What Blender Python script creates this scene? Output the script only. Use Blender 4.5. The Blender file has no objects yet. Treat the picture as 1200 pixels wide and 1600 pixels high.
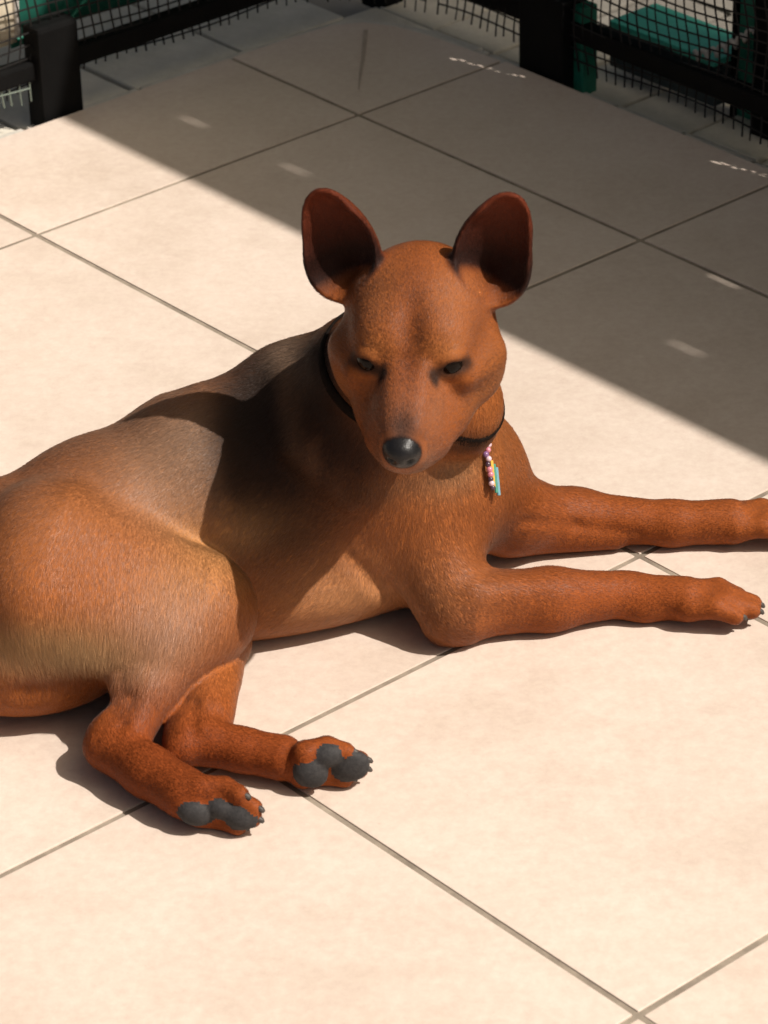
import bpy, bmesh, math, random
import numpy as np
from mathutils import Vector, Matrix
random.seed(7); rng = np.random.default_rng(7)
scene = bpy.context.scene
COL = scene.collection

# ---------------------------------------------------------------- camera
# metres; x = to the right, y = away from the camera, z = up, terrace surface at z = 0
cam_data = bpy.data.cameras.new("camera"); cam = bpy.data.objects.new("camera", cam_data); COL.objects.link(cam)
cam.matrix_world = Matrix(((0.998953, 0.000000, 0.045748, 0.100183), (0.039443, 0.506615, -0.861269, -1.875518), (-0.023177, 0.862172, 0.506085, 1.126238), (0, 0, 0, 1)))
cam_data.sensor_fit = 'VERTICAL'; cam_data.sensor_height = 24.0; cam_data.lens = 78.791
cam_data.clip_start = .05; cam_data.clip_end = 400
cam_data.dof.use_dof = True; cam_data.dof.focus_distance = 2.14; cam_data.dof.aperture_fstop = 13.0
scene.camera = cam

# ---------------------------------------------------------------- daylight
SUN = (.71, -.27, 1.0)                        # direction towards the sun
world = bpy.data.worlds.new("World"); scene.world = world; world.use_nodes = True
nt = world.node_tree; sky = nt.nodes.new("ShaderNodeTexSky"); sky.sky_type = 'NISHITA'; sky.sun_disc = False
sky.air_density = .35; sky.dust_density = 4.0; sky.ozone_density = 0.0
sky.sun_elevation = math.atan2(SUN[2], math.hypot(SUN[0], SUN[1])); sky.sun_rotation = math.atan2(SUN[0], SUN[1])
bg = nt.nodes["Background"]; warm = nt.nodes.new("ShaderNodeMix"); warm.data_type = 'RGBA'; warm.blend_type = 'MULTIPLY'; warm.inputs[0].default_value = 1.0; warm.inputs[7].default_value = (1.0, .965, .80, 1)   # white balance
nt.links.new(sky.outputs[0], warm.inputs[6]); nt.links.new(warm.outputs[2], bg.inputs[0]); bg.inputs[1].default_value = .092
sun_data = bpy.data.lights.new("sun", 'SUN'); sun_data.energy = 5.0; sun_data.angle = math.radians(.53); sun_data.color = (1.0, .93, .85)
sun = bpy.data.objects.new("sun", sun_data); COL.objects.link(sun); sun.location = Vector(SUN)*4
sun.rotation_euler = Vector(SUN).to_track_quat('Z', 'Y').to_euler()
scene.view_settings.view_transform = 'Standard'; scene.view_settings.look = 'None'
scene.view_settings.exposure = .14; scene.view_settings.gamma = 1.0; scene.view_settings.use_curve_mapping = False

# ---------------------------------------------------------------- helpers
TILE = .33
GA = (-0.726244, -0.687437); GB = (0.687437, -0.726244); G0 = (-0.048423, 0.691684)
def G(a, b, z=0.0):
    """terrace grid (in tiles: a towards the lower left, b towards the lower right) -> metres"""
    return Vector((G0[0]+TILE*(a*GA[0]+b*GB[0]), G0[1]+TILE*(a*GA[1]+b*GB[1]), z))
GROT = math.atan2(GA[1], GA[0])
def link(o, parent=None):
    COL.objects.link(o)
    if parent is not None: o.parent = parent
    return o
def tag(o, label=None, cat=None, group=None, kind=None):
    for k, v in (('label', label), ('category', cat), ('group', group), ('kind', kind)):
        if v: o[k] = v
    return o
def empty(name, loc=(0, 0, 0)):
    e = bpy.data.objects.new(name, None); e.empty_display_size = .05; e.location = loc; COL.objects.link(e); return e
def mesh(name, bm, m, parent=None, smooth=False):
    me = bpy.data.meshes.new(name); bmesh.ops.recalc_face_normals(bm, faces=bm.faces[:]); bm.to_mesh(me); bm.free()
    if smooth: me.polygons.foreach_set('use_smooth', [True]*len(me.polygons))
    for k in (m if isinstance(m, (list, tuple)) else [m]): me.materials.append(k)
    o = bpy.data.objects.new(name, me)
    link(o, parent)
    if parent is not None: o.matrix_parent_inverse = Matrix.Translation(-parent.location)
    return o
def prism(bm, poly, z0, z1, bevel=0.0):
    """vertical prism over a polygon of 3-D points (their z is ignored)"""
    v0 = [bm.verts.new((p[0], p[1], z0)) for p in poly]; v1 = [bm.verts.new((p[0], p[1], z1)) for p in poly]
    n = len(poly); fs = [bm.faces.new(v1), bm.faces.new(v0[::-1])]
    for i in range(n): fs.append(bm.faces.new((v0[i], v0[(i+1) % n], v1[(i+1) % n], v1[i])))
    if bevel:
        bmesh.ops.recalc_face_normals(bm, faces=fs)
        es = [e for f in fs for e in f.edges]
        bmesh.ops.bevel(bm, geom=list(set(es)), offset=bevel, segments=2, profile=.6, affect='EDGES')
def beam(bm, p, q, w, h, bevel=.0015, up=(0, 0, 1)):
    p, q = Vector(p), Vector(q); x = (q-p).normalized(); s = Vector(up).cross(x).normalized(); u = x.cross(s)
    vs = [bm.verts.new(c+s*(w/2*i)+u*(h/2*j)) for c in (p, q) for i, j in ((-1, -1), (1, -1), (1, 1), (-1, 1))]
    fs = [bm.faces.new([vs[k] for k in f]) for f in ((0, 3, 2, 1), (4, 5, 6, 7), (0, 1, 5, 4), (1, 2, 6, 5), (2, 3, 7, 6), (3, 0, 4, 7))]
    if bevel: bmesh.ops.bevel(bm, geom=list({e for f in fs for e in f.edges}), offset=bevel, segments=2, profile=.6, affect='EDGES')
def tube(bm, pts, r, n=6, cap=True):
    pts = [Vector(p) for p in pts]; rs = r if isinstance(r, (list, tuple)) else [r]*len(pts); prev = None; rings = []
    for i, p in enumerate(pts):
        d = (pts[min(i+1, len(pts)-1)]-pts[max(i-1, 0)]).normalized()
        a = d.orthogonal().normalized() if prev is None else (prev-d*prev.dot(d)).normalized()
        prev = a; b = d.cross(a)
        rings.append([bm.verts.new(p+(a*math.cos(2*math.pi*k/n)+b*math.sin(2*math.pi*k/n))*rs[i]) for k in range(n)])
    for A, B in zip(rings, rings[1:]):
        for k in range(n): bm.faces.new((A[k], A[(k+1) % n], B[(k+1) % n], B[k]))
    if cap: bm.faces.new(rings[0][::-1]); bm.faces.new(rings[-1])

# ---------------------------------------------------------------- materials
class N:
    def __init__(s, name, rough=.6, spec=.5):
        s.m = bpy.data.materials.new(name); s.m.use_nodes = True; s.t = s.m.node_tree; s.b = s.t.nodes["Principled BSDF"]
        s.b.inputs['Roughness'].default_value = rough; s.b.inputs['Specular IOR Level'].default_value = spec
    def new(s, kind, **k):
        n = s.t.nodes.new(kind)
        for a, v in k.items():
            if a in n.inputs.keys(): n.inputs[a].default_value = v
            else: setattr(n, a, v)
        return n
    def ln(s, a, b): s.t.links.new(a, b)
    def coord(s, what='Object'): return s.new("ShaderNodeTexCoord").outputs[what]
    def noise(s, vec, scale, detail=4, rough=.6):
        n = s.new("ShaderNodeTexNoise"); n.inputs['Scale'].default_value = scale; n.inputs['Detail'].default_value = detail; n.inputs['Roughness'].default_value = rough
        if vec is not None: s.ln(vec, n.inputs['Vector'])
        return n.outputs['Fac']
    def ramp(s, fac, stops):
        r = s.new("ShaderNodeValToRGB"); e = r.color_ramp.elements
        while len(e) < len(stops): e.new(.5)
        for k, (p, c) in enumerate(stops): e[k].position = p; e[k].color = (*c, 1) if len(c) == 3 else c
        s.ln(fac, r.inputs[0]); return r.outputs[0]
    def mix(s, fac, a, b, mode='MIX'):
        n = s.new("ShaderNodeMix"); n.data_type = 'RGBA'; n.blend_type = mode
        for sock, v in ((n.inputs[0], fac), (n.inputs[6], a), (n.inputs[7], b)):
            if hasattr(v, 'links'): s.ln(v, sock)
            else: sock.default_value = v if isinstance(v, float) else (*v, 1)
        return n.outputs[2]
    def bump(s, h, strength, dist=.001, prev=None):
        n = s.new("ShaderNodeBump"); n.inputs['Strength'].default_value = strength; n.inputs['Distance'].default_value = dist
        s.ln(h, n.inputs['Height'])
        if prev: s.ln(prev, n.inputs['Normal'])
        return n.outputs[0]
    def color(s, c):
        if hasattr(c, 'links'): s.ln(c, s.b.inputs['Base Color'])
        else: s.b.inputs['Base Color'].default_value = (*c, 1)
        return s
def G3(v): return (v, v, v)
def mottled(name, c0, c1, scale, rough=.6, bump=.1, dist=.0008, fine=None, spec=.4):
    n = N(name, rough, spec); v = n.coord()
    f = n.noise(v, scale, 6, .65); col = n.ramp(f, [(.32, c0), (.68, c1)])
    g = n.noise(v, fine or scale*12, 4, .7)
    col = n.mix(.35, col, n.ramp(g, [(.3, G3(.45)), (.7, G3(.62))]), 'OVERLAY')
    n.color(col); n.ln(n.bump(g, bump, dist), n.b.inputs['Normal']); return n.m
def tile_mat(name):
    n = N(name, .52, .35); v = n.coord()
    oi = n.new("ShaderNodeObjectInfo"); sh = n.new("ShaderNodeVectorMath", operation='ADD')
    mu = n.new("ShaderNodeVectorMath", operation='SCALE'); n.ln(oi.outputs['Random'], mu.inputs['Scale']); mu.inputs[0].default_value = (31, 17, 9)
    n.ln(v, sh.inputs[0]); n.ln(mu.outputs[0], sh.inputs[1]); v = sh.outputs[0]
    big = n.noise(v, 7, 5, .6); mid = n.noise(v, 38, 5, .7); fin = n.noise(v, 420, 3, .7)
    col = n.ramp(big, [(.28, (.540, .440, .366)), (.50, (.610, .508, .432)), (.75, (.645, .546, .470))])
    col = n.mix(.22, col, n.ramp(mid, [(.32, (.51, .41, .33)), (.62, (.645, .55, .47))]))
    # fine dark flecks and faint scuffs
    fl = n.ramp(fin, [(.24, G3(1.0)), (.33, G3(0.0))]); sc = n.ramp(n.noise(v, 16, 8, .78), [(.60, G3(0)), (.74, G3(1))])
    k = n.new("ShaderNodeMath", operation='MULTIPLY'); n.ln(fl, k.inputs[0]); k.inputs[1].default_value = .34
    col = n.mix(k.outputs[0], col, (.36, .27, .20))
    k2 = n.new("ShaderNodeMath", operation='MULTIPLY'); n.ln(sc, k2.inputs[0]); k2.inputs[1].default_value = .26
    col = n.mix(k2.outputs[0], col, (.42, .33, .26))
    tone = n.new("ShaderNodeMapRange"); n.ln(oi.outputs['Random'], tone.inputs[0]); tone.inputs[3].default_value = .965; tone.inputs[4].default_value = 1.03
    vm = n.new("ShaderNodeVectorMath", operation='SCALE'); n.ln(col, vm.inputs[0]); n.ln(tone.outputs[0], vm.inputs['Scale'])
    gr = n.noise(v, 150, 4, .75)
    n.color(n.mix(.48, vm.outputs[0], n.ramp(gr, [(.28, G3(.40)), (.72, G3(.60))]), 'OVERLAY'))
    n.ln(n.bump(fin, .10, .0006, n.bump(mid, .10, .0015)), n.b.inputs['Normal'])
    n.ln(n.ramp(mid, [(.3, G3(.46)), (.7, G3(.62))]), n.b.inputs['Roughness']); return n.m

# ---------------------------------------------------------------- the terrace and what lies round it
M_tile = tile_mat("cream_tile"); M_grout = mottled("grout", (.16, .13, .10), (.33, .275, .215), 28, .9, .4)
M_slab = mottled("grey_slab", (.54, .50, .42), (.70, .65, .55), 22, .85, .5, .002)
M_dark = mottled("shaded_slab", (.115, .105, .09), (.165, .152, .132), 18, .9, .5, .002)  # darker slab copy: shade painted in for rows that stand in sun
M_lip = mottled("pale_kerb", (.46, .43, .38), (.62, .585, .52), 40, .85, .5, .002)
M_ground = mottled("pavement_dust", (.20, .185, .16), (.29, .27, .235), 9, .9, .4, .002)
def edge_outline():
    """rounded outer corner of the terrace in grid units"""
    return [(-.495, .06), (-.487, -.084), (-.472, -.27), (-.452, -.372), (-.408, -.455), (-.338, -.497), (-.20, -.508), (.06, -.51)]
def slab_object(name, poly, z0, z1, m, parent, bevel=.0007):
    c = sum((Vector(p) for p in poly), Vector())/len(poly); c.z = 0
    bm = bmesh.new(); prism(bm, [Vector(p)-c for p in poly], z0, z1, bevel)
    me = bpy.data.meshes.new(name); bmesh.ops.recalc_face_normals(bm, faces=bm.faces[:]); bm.to_mesh(me); bm.free(); me.materials.append(m)
    o = bpy.data.objects.new(name, me); o.location = c; return link(o, parent)
terrace = empty("terrace_floor"); tag(terrace, kind='structure')
J = .0064                                       # half joint, in tiles
NA, NB = 7, 8
# bed of grout under the tiles
bed = [G(a, b) for a, b in edge_outline()[1:-1]]+[G(NA, -.51), G(NA, NB), G(-.495, NB)]
bm = bmesh.new(); prism(bm, bed, -.05, -.0010); mesh("grout_bed", bm, M_grout, terrace)
full = None
for i in range(-1, NA):
    for j in range(-1, NB):
        a0, a1 = (-.5 if i < 0 else i)+J, i+1-J; b0, b1 = (-.51 if j < 0 else j)+J, j+1-J
        if i < 0: a0 = -.498
        if j < 0: b0 = -.512
        if i >= 0 and j >= 0 and full is not None:
            o = full.copy(); o.location = (G(i+.5, j+.5)+Vector((0, 0, random.uniform(-.0003, .0003)))); link(o, terrace)
        elif i < 0 and j < 0:
            o = slab_object("tile", [G(-J, -J), G(-.492, -J)]+[G(a, b) for a, b in edge_outline()[1:-1]]+[G(-J, -.512)], -.012, 0, M_tile, terrace)
        else:
            o = slab_object("tile", [G(a0, b0), G(a1, b0), G(a1, b1), G(a0, b1)], -.012, 0, M_tile, terrace)
            if i >= 0 and j >= 0: full = o
# worn kerb lip and grey slabs outside, a little lower
pavement = empty("outer_pavement"); tag(pavement, kind='structure')
OUT = -.013
def kerb_piece(p0, p1, p2, p3, z): slab_object("kerb_stone", [p0, p1, p2, p3], -.06, z, M_lip, pavement, .0022)
a = -.105-.363
while a < 6.5:
    a1 = a+.363
    if a > -.40: kerb_piece(G(a+.006, -.524), G(a1-.006, -.524), G(a1-.006, -.582), G(a+.006, -.582), OUT+.004)
    b = -.594
    for r in range(3):
        bb = b-.60
        slab_object("paving_slab", [G(a+.008, b), G(a1-.008, b), G(a1-.008, bb+.014), G(a+.008, bb+.014)], -.06, OUT+random.uniform(-.001, .001), M_slab, pavement, .0022)
        b = bb
    a = a1
b = -.594
while b < 7.5:
    b1 = b+.2375
    if b > -.40: kerb_piece(G(-.512, b+.006), G(-.512, b1-.006), G(-.566, b1-.006), G(-.566, b+.006), OUT+.002)
    aa = -.578
    for r in range(4):
        a2 = aa-(.235 if r == 0 else .42)
        slab_object("paving_slab", [G(aa, b+.008), G(aa, b1-.008), G(a2+.014, b1-.008), G(a2+.014, b+.008)], -.06, OUT+random.uniform(-.001, .001), M_slab if r == 0 else M_dark, pavement, .0022)
        aa = a2
    b = b1
arc = edge_outline()
ctr = (-.30, -.36)
pts = [(-.512, -.16), (-.500, -.28), (-.480, -.392), (-.428, -.482), (-.345, -.522), (-.105, -.524)]
for (p, q) in zip(pts, pts[1:]):
    def out(u, k=.058):
        d = np.array(u)-np.array((-.16, -.2)); d = d/np.linalg.norm(d); return G(u[0]+d[0]*k, u[1]+d[1]*k)
    slab_object("kerb_stone", [G(*p), G(*q), out(q), out(p)], -.06, OUT+.003, M_lip, pavement, .002)
slab_object("paving_slab", [G(-.578, -.1), G(-.56, -.38), G(-.47, -.56), G(-.11, -.594), G(-.468, -.60), G(-.578, -.60)], -.06, OUT-.002, M_slab, pavement, .001)
bm = bmesh.new(); v = [bm.verts.new(p) for p in ((-60, -60, -.03), (60, -60, -.03), (60, 60, -.03), (-60, 60, -.03))]; bm.faces.new(v)
tag(mesh("ground", bm, M_ground), kind='structure')

# shadow streak painted as a thin dark strip on the corner tile
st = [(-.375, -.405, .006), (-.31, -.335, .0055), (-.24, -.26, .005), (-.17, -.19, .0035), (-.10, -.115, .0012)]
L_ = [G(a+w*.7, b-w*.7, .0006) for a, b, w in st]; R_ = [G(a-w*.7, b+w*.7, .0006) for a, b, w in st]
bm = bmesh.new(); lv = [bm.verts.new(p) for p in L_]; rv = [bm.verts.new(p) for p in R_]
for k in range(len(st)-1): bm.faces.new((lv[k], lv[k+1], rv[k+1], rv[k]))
mesh("shadow_streak", bm, mottled("shadow_streak", (.34, .275, .225), (.44, .36, .30), 60, .7, .1), terrace)

# ---------------------------------------------------------------- the low barrier round the terrace
M_black = mottled("black_paint", (.0025, .0025, .0027), (.005, .0048, .0048), 30, .7, .25, .0008, spec=.12)
M_net = N("black_net", .6, .3).color((.010, .009, .009)).m
M_netpale = N("sunlit_net", .6, .3).color((.20, .24, .20)).m  # paler copy of the net colour for sunlit strands
M_green = mottled("green_paint", (.006, .12, .075), (.012, .17, .11), 25, .5, .2)
M_teal = mottled("teal_paint", (.05, .40, .31), (.08, .48, .38), 20, .5, .2)
M_shaded_side = mottled("shaded_side_paint", (.022, .036, .040), (.04, .055, .058), 25, .6, .2)  # shade of the plank's front face, put into its colour
M_cream = mottled("cream_paint", (.55, .47, .34), (.66, .58, .45), 15, .5, .15)
M_white = mottled("white_cord", (.45, .42, .38), (.6, .56, .52), 60, .7, .4)
def canvas_mat():
    n = N("green_canvas", .85, .2); v = n.coord()
    col = n.ramp(n.noise(v, 14, 5), [(.3, (.008, .085, .060)), (.7, (.018, .135, .095))])
    w1 = n.new("ShaderNodeTexWave"); w1.inputs['Scale'].default_value = 260; n.ln(v, w1.inputs['Vector'])
    n.color(col); n.ln(n.bump(w1.outputs['Fac'], .25, .0006), n.b.inputs['Normal']); return n.m
M_canvas = canvas_mat()
def net(name, path, zb, zt, cell, r, m, parent, seed=1):
    """knotted mesh: path = grid points walked at constant spacing, zb(s) / zt(s) lower and upper edge"""
    rr = random.Random(seed); P = [G(a, b) for a, b in path]
    L = [0]
    for p, q in zip(P, P[1:]): L.append(L[-1]+(q-p).length)
    def at(s):
        for k in range(len(P)-1):
            if s <= L[k+1] or k == len(P)-2:
                t = (s-L[k])/(L[k+1]-L[k]); return P[k].lerp(P[k+1], t)
    n = int(L[-1]/cell); bm = bmesh.new(); wob = [rr.uniform(-.0012, .0012) for _ in range(n+2)]
    rows = int(.16/cell)
    def pt(i, z):
        s = i*cell+wob[i]+.0016*math.sin(z*70+i*.35); p = at(min(max(s, 0), L[-1])); d = .0022*math.sin(i*.21+z*40)
        return Vector((p.x+d, p.y+d, z+.0030*math.sin(i*.23+z*25)+.0015*math.sin(i*.071)))
    for i in range(n+1):
        u = i/n; z0, z1 = zb(u)-rr.uniform(0, .0035), zt(u)
        if z1-z0 < .004: continue
        k = max(2, int((z1-z0)/cell)+1)
        tube(bm, [pt(i, z0+(z1-z0)*q/k) for q in range(k+1)], r*rr.uniform(.85, 1.2), 4)
    for j in range(rows+1):
        run = []
        for i in range(n+1):
            u = i/n; z = .0085+j*cell
            ok = zb(u)+.003 < z < zt(u)
            if ok: run.append(pt(i, z))
            if (not ok or i == n) and run:
                if len(run) > 1: tube(bm, run, r*.9, 4)
                run = []
    return mesh(name, bm, m, parent)
def cloth(name, plane, u0, u1, z0, z1, holes, m, parent, rag=None, th=.0005):
    """upright cloth; plane(u, z) -> point; rectangular holes (ua, ub, za, zb)"""
    us = sorted({u0, u1, *[h[0] for h in holes], *[h[1] for h in holes], *np.linspace(u0, u1, 30)}); us = [u for u in us if u0-1e-9 <= u <= u1+1e-9]
    zs = sorted({z0, z1, *[h[2] for h in holes], *[h[3] for h in holes], *np.linspace(z0, z1, 10)}); zs = [z for z in zs if z0-1e-9 <= z <= z1+1e-9]
    bm = bmesh.new(); V_ = {}
    def vert(i, j):
        if (i, j) not in V_: V_[(i, j)] = bm.verts.new(plane(us[i], zs[j]))
        return V_[(i, j)]
    for i in range(len(us)-1):
        for j in range(len(zs)-1):
            uc, zc = (us[i]+us[i+1])/2, (zs[j]+zs[j+1])/2
            if any(h[0] < uc < h[1] and h[2] < zc < h[3] for h in holes): continue
            if rag and zc < rag(uc): continue
            bm.faces.new((vert(i, j), vert(i+1, j), vert(i+1, j+1), vert(i, j+1)))
    o = mesh(name, bm, m, parent, True); s = o.modifiers.new("thickness", 'SOLIDIFY'); s.thickness = th; s.offset = 0; return o
# right-hand run, along a = -.56
SA, SB = 0.3300, 0.6842                            # how far the sun's rays travel over the grid per metre of height
fr = empty("terrace_fence", G(-.56, 1.2)); tag(fr, "low black barrier with netting along the shaded right terrace edge", "fence", "barriers round the terrace")
def rail(parent, p, q, w, h): bm = bmesh.new(); beam(bm, p, q, w, h, .003); return mesh("rail", bm, M_black, parent)
rail(fr, G(-.562, -.62, .0425), G(-.562, 3.6, .0425), .016, .017)
def post(parent, a, b, da, db, z0, z1, m=None):
    bm = bmesh.new(); prism(bm, [G(a-da, b-db), G(a+da, b-db), G(a+da, b+db), G(a-da, b+db)], z0, z1, .002); return mesh("post", bm, m or M_black, parent)
post(fr, -.555, .125, .045, .082, -.02, .070)
bm = bmesh.new(); prism(bm, [G(-.602, .13), G(-.550, .13), G(-.550, .240), G(-.602, .240)], -.02, .065, .0015); mesh("strut", bm, M_green, fr)
post(fr, -.715, 0.789, .035, .085, -.02, .19); post(fr, -.60, 1.7, .035, .05, -.02, .78); post(fr, -.60, 3.2, .035, .05, -.02, .78); post(fr, -.62, -.62, .035, .05, -.02, .78)
rail(fr, G(-.60, -.62, .76), G(-.60, 3.6, .76), .026, .029)
path_r = [(-.547, 3.5), (-.547, .0), (-.538, -.18), (-.522, -.30)]
net("netting", path_r, lambda u: .012, lambda u: .15, .0106, .00098, M_net, fr, 3)
def slit(a, b): d = (a+.66); z = d*TILE/SA; bb = b+d*SB/SA; return (bb-.046, bb+.046, z-.0026, z+.0026)
def notch(a0, b0, a1, b1):
    f = lambda a, b: (b+(a+.66)*SB/SA, (a+.66)*TILE/SA)
    out = []
    for k in range(6):
        t0, t1 = k/6, (k+1)/6; p, q = f(a0+(a1-a0)*t0, b0+(b1-b0)*t0), f(a0+(a1-a0)*t1, b0+(b1-b0)*t1)
        out.append((min(p[0], q[0]), max(p[0], q[0])+.002, max(p[1], q[1])-.020, max(p[1], q[1])))
    return out
top = (.5525+.66)*TILE/SA
holes = [slit(.323, -.2533), slit(.328, .1416), slit(.314, 1.4514), slit(.018, 1.2824)]
def wave_r(b, z): return G(-.66+.004*math.sin(b*6+z*3)*(1 if z < top-.02 else .0), b, z)
cloth("canvas", wave_r, -.9, 5.6, .14, top, holes+[*notch(-.405, -.118, -.450, .100), *notch(-.430, .788, -.470, .98)], M_canvas, fr)
cloth("added_sun_screen", lambda b, z: G(-.90, b, z), -.9, 5.6, .09, 0.388, [], M_canvas, fr)  # added out of view to keep sun off the kerb and near slabs
# left-hand run, along b = -.56
fl = empty("terrace_fence", G(.4, -.56)); tag(fl, "low black barrier with stubby post beside the sunlit left floor edge", "fence", "barriers round the terrace")
rail(fl, G(-.62, -.570, .0415), G(3.4, -.570, .0415), .016, .017)
bm = bmesh.new(); prism(bm, [G(.466, -.525), G(.592, -.525), G(.592, -.595), G(.466, -.595)], -.015, .0795, .004); mesh("post", bm, M_black, fl)
post(fl, 2.4, -.56, .06, .035, -.02, .35)
path_l = [(3.2, -.562), (-.18, -.562), (-.33, -.552), (-.44, -.51), (-.50, -.43), (-.522, -.30)]
def zl(u): return .026 if u < .88 else .026-.018*min(1, (u-.88)/.08)
net("netting", path_l, zl, lambda u: .12, 0.0106, .00098, M_net, fl, 5)
# frayed scrap of the same net left of the stubby post, sunlit look painted in
net("net_scrap", [(.95, -.556), (.60, -.553)], lambda u: .016, lambda u: .0335, .0095, .0007, M_netpale, fl, 9)
def wave_l(a, z): return G(a, -.655+.006*math.sin(a*9+z*10), z)
cloth("canvas", wave_l, .345, .585, .050, .34, [], M_canvas, fl, rag=lambda a: .0605+.012*max(0, .40-a)/.05-.02*max(0, a-.45)+.0012*math.sin(a*140))
cloth("canvas", lambda a, z: G(a, -.69+.008*math.sin(a*11+z*9), z), -.35, .36, .050, .34, [], M_canvas, fl, rag=lambda a: .056+.004*math.sin(a*9))
def wave_c(a, z): return G(a, -.640+.01*math.sin((a-.57)*5), z)
cloth("cream_panel", wave_c, .578, 1.2, .0575, .34, [], M_cream, fl)
bm = bmesh.new(); tube(bm, [wave_c(.574+.012*((z-.058)/.1)**2*0-.004*math.sin((z-.05)*18), z)+Vector((0, -.001, 0)) for z in np.linspace(.062, .34, 14)], .0028, 8); mesh("hem", bm, M_white, fl, True)
for zz in (.0575,):
    bm = bmesh.new(); tube(bm, [G(a, -.652, .0600-.02*max(0, a-.45)+.012*max(0, .40-a)/.05) for a in np.linspace(.345, .66, 30)], .0016, 6); mesh("canvas_hem", bm, M_green, fl, True)
rail(fl, G(-.62, -.668, .345), G(3.4, -.668, .345), .016, .017); post(fl, 1.3, -.685, .03, .03, -.02, .35)
# things behind the netting
pl = empty("teal_plank", G(-.74, .9)); tag(pl, "teal plank with its side painted darker as shade, lying behind the netting", "plank")
bm = bmesh.new(); beam(bm, G(-.735, .70, .004), G(-.735, 2.6, .004), .034, .034, .002); mesh("side_board", bm, M_shaded_side, pl)
bm = bmesh.new(); beam(bm, G(-.765, .70, .0255), G(-.765, 2.6, .0255), .056, .006, .001); mesh("top_board", bm, M_teal, pl)
p2 = empty("teal_plank", G(-.74, .4)); tag(p2, "short teal plank end between the black post and green upright", "plank")
bm = bmesh.new(); beam(bm, G(-.735, .20, .014), G(-.735, .575, .014), .034, .034, .002); mesh("side_board", bm, M_shaded_side, p2)
bm = bmesh.new(); beam(bm, G(-.765, .20, .036), G(-.765, .575, .036), .056, .006, .001); mesh("top_board", bm, M_teal, p2)
gp = empty("green_upright", G(-.78, .66)); tag(gp, "dark green square upright between the two teal planks", "post")
bm = bmesh.new(); prism(bm, [G(-.81, .60), G(-.74, .60), G(-.74, .685), G(-.81, .685)], -.02, .19, .002); mesh("upright", bm, M_green, gp)
bm = bmesh.new(); prism(bm, [G(-.80, .585), G(-.73, .585), G(-.73, .598), G(-.80, .598)], -.02, .19, .001); mesh("backing", bm, M_black, gp)
bm = bmesh.new(); pts = []
for k in range(60):
    t = k/59; pts.append(G(-.665-.05*t, .52+.22*t+.006*math.sin(k*.9), .040+.052*t**1.5+.004*math.cos(k*.9)))
tube(bm, pts, .0022, 6); tag(mesh("twisted_cord", bm, M_white, None, True), "frayed off-white cord tied round the green upright", "cord")

# ---------------------------------------------------------------- implicit-surface modelling kit (numpy)
def V(*a): return np.array(a if len(a) > 1 else a[0], float)
def nrm(v): v = V(v); return v/np.linalg.norm(v)
def smin(a, b, k):
    h = np.maximum(k-np.abs(a-b), 0)/k
    return np.minimum(a, b)-h*h*k*.25
def smax(a, b, k): return -smin(-a, -b, k)
class Cone:                                   # tapered capsule, optional flattening across one axis
    def __init__(s, p, q, r0, r1, flat=None, fk=1.0):
        s.p, s.q, s.r0, s.r1 = V(p), V(q), r0, r1
        s.flat = None if flat is None else nrm(flat); s.fk = fk
        R = max(r0, r1)*max(1, 1/fk if fk < 1 else 1)
        s.lo = np.minimum(s.p, s.q)-R; s.hi = np.maximum(s.p, s.q)+R
    def d(s, P):
        e = s.q-s.p; t = np.clip((P-s.p)@e/max(e@e, 1e-12), 0, 1)
        w = P-s.p-t[:, None]*e
        if s.flat is not None:
            a = w@s.flat; L = np.sqrt(np.maximum((w*w).sum(1)-a*a+(a/s.fk)**2, 0))
            g = np.sqrt(np.maximum((w*w).sum(1)-a*a+(a/s.fk**2)**2, 1e-14))
            r = s.r0+t*(s.r1-s.r0)
            return np.where(L > r*.3, (L-r)*L/g, (L-r)*min(1, s.fk))
        return np.sqrt((w*w).sum(1))-(s.r0+t*(s.r1-s.r0))
class Ell:                                    # ellipsoid with its own axes
    def __init__(s, c, r, ax=None):
        s.c, s.r = V(c), V(r); s.A = np.eye(3) if ax is None else np.array([nrm(a) for a in ax])
        R = np.abs(s.A.T)@s.r; s.lo = s.c-R; s.hi = s.c+R
    def d(s, P):
        q = (P-s.c)@s.A.T
        k0 = np.sqrt(((q/s.r)**2).sum(1)); k1 = np.sqrt(((q/s.r**2)**2).sum(1))
        return np.where(k0 > .15, k0*(k0-1)/np.maximum(k1, 1e-9), -s.r.min()*.9)
class Loft:                                   # chain of elliptic sections: (centre, half width, half height)
    def __init__(s, st, up=(0, 0, 1), cap=.8, side=None):
        s.st = [(V(c), a, b) for c, a, b in st]; s.cap = cap
        C = np.array([c for c, a, b in s.st]); R = max(max(a, b) for c, a, b in s.st)
        s.lo = C.min(0)-R; s.hi = C.max(0)+R; s.up = nrm(up)
    def d(s, P):
        out = None; n = len(s.st)-1
        for i in range(n):
            (p, a0, b0), (q, a1, b1) = s.st[i], s.st[i+1]
            e = q-p; L2 = e@e; t0 = (P-p)@e/L2; t = np.clip(t0, 0, 1)
            x = nrm(e); l = nrm(np.cross(s.up, x)); u = np.cross(x, l)
            w = P-p-t[:, None]*e; ax = (w@x); a = a0+t*(a1-a0); b = b0+t*(b1-b0); m = np.minimum(a, b)*s.cap
            U, Wd = w@l, w@u
            k0 = np.sqrt((U/a)**2+(Wd/b)**2+(ax/m)**2); k1 = np.sqrt((U/a**2)**2+(Wd/b**2)**2+(ax/m**2)**2)
            d = np.where(k0 > .15, k0*(k0-1)/np.maximum(k1, 1e-9), -m*.9)
            out = d if out is None else smin(out, d, .02)
        return out
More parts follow.
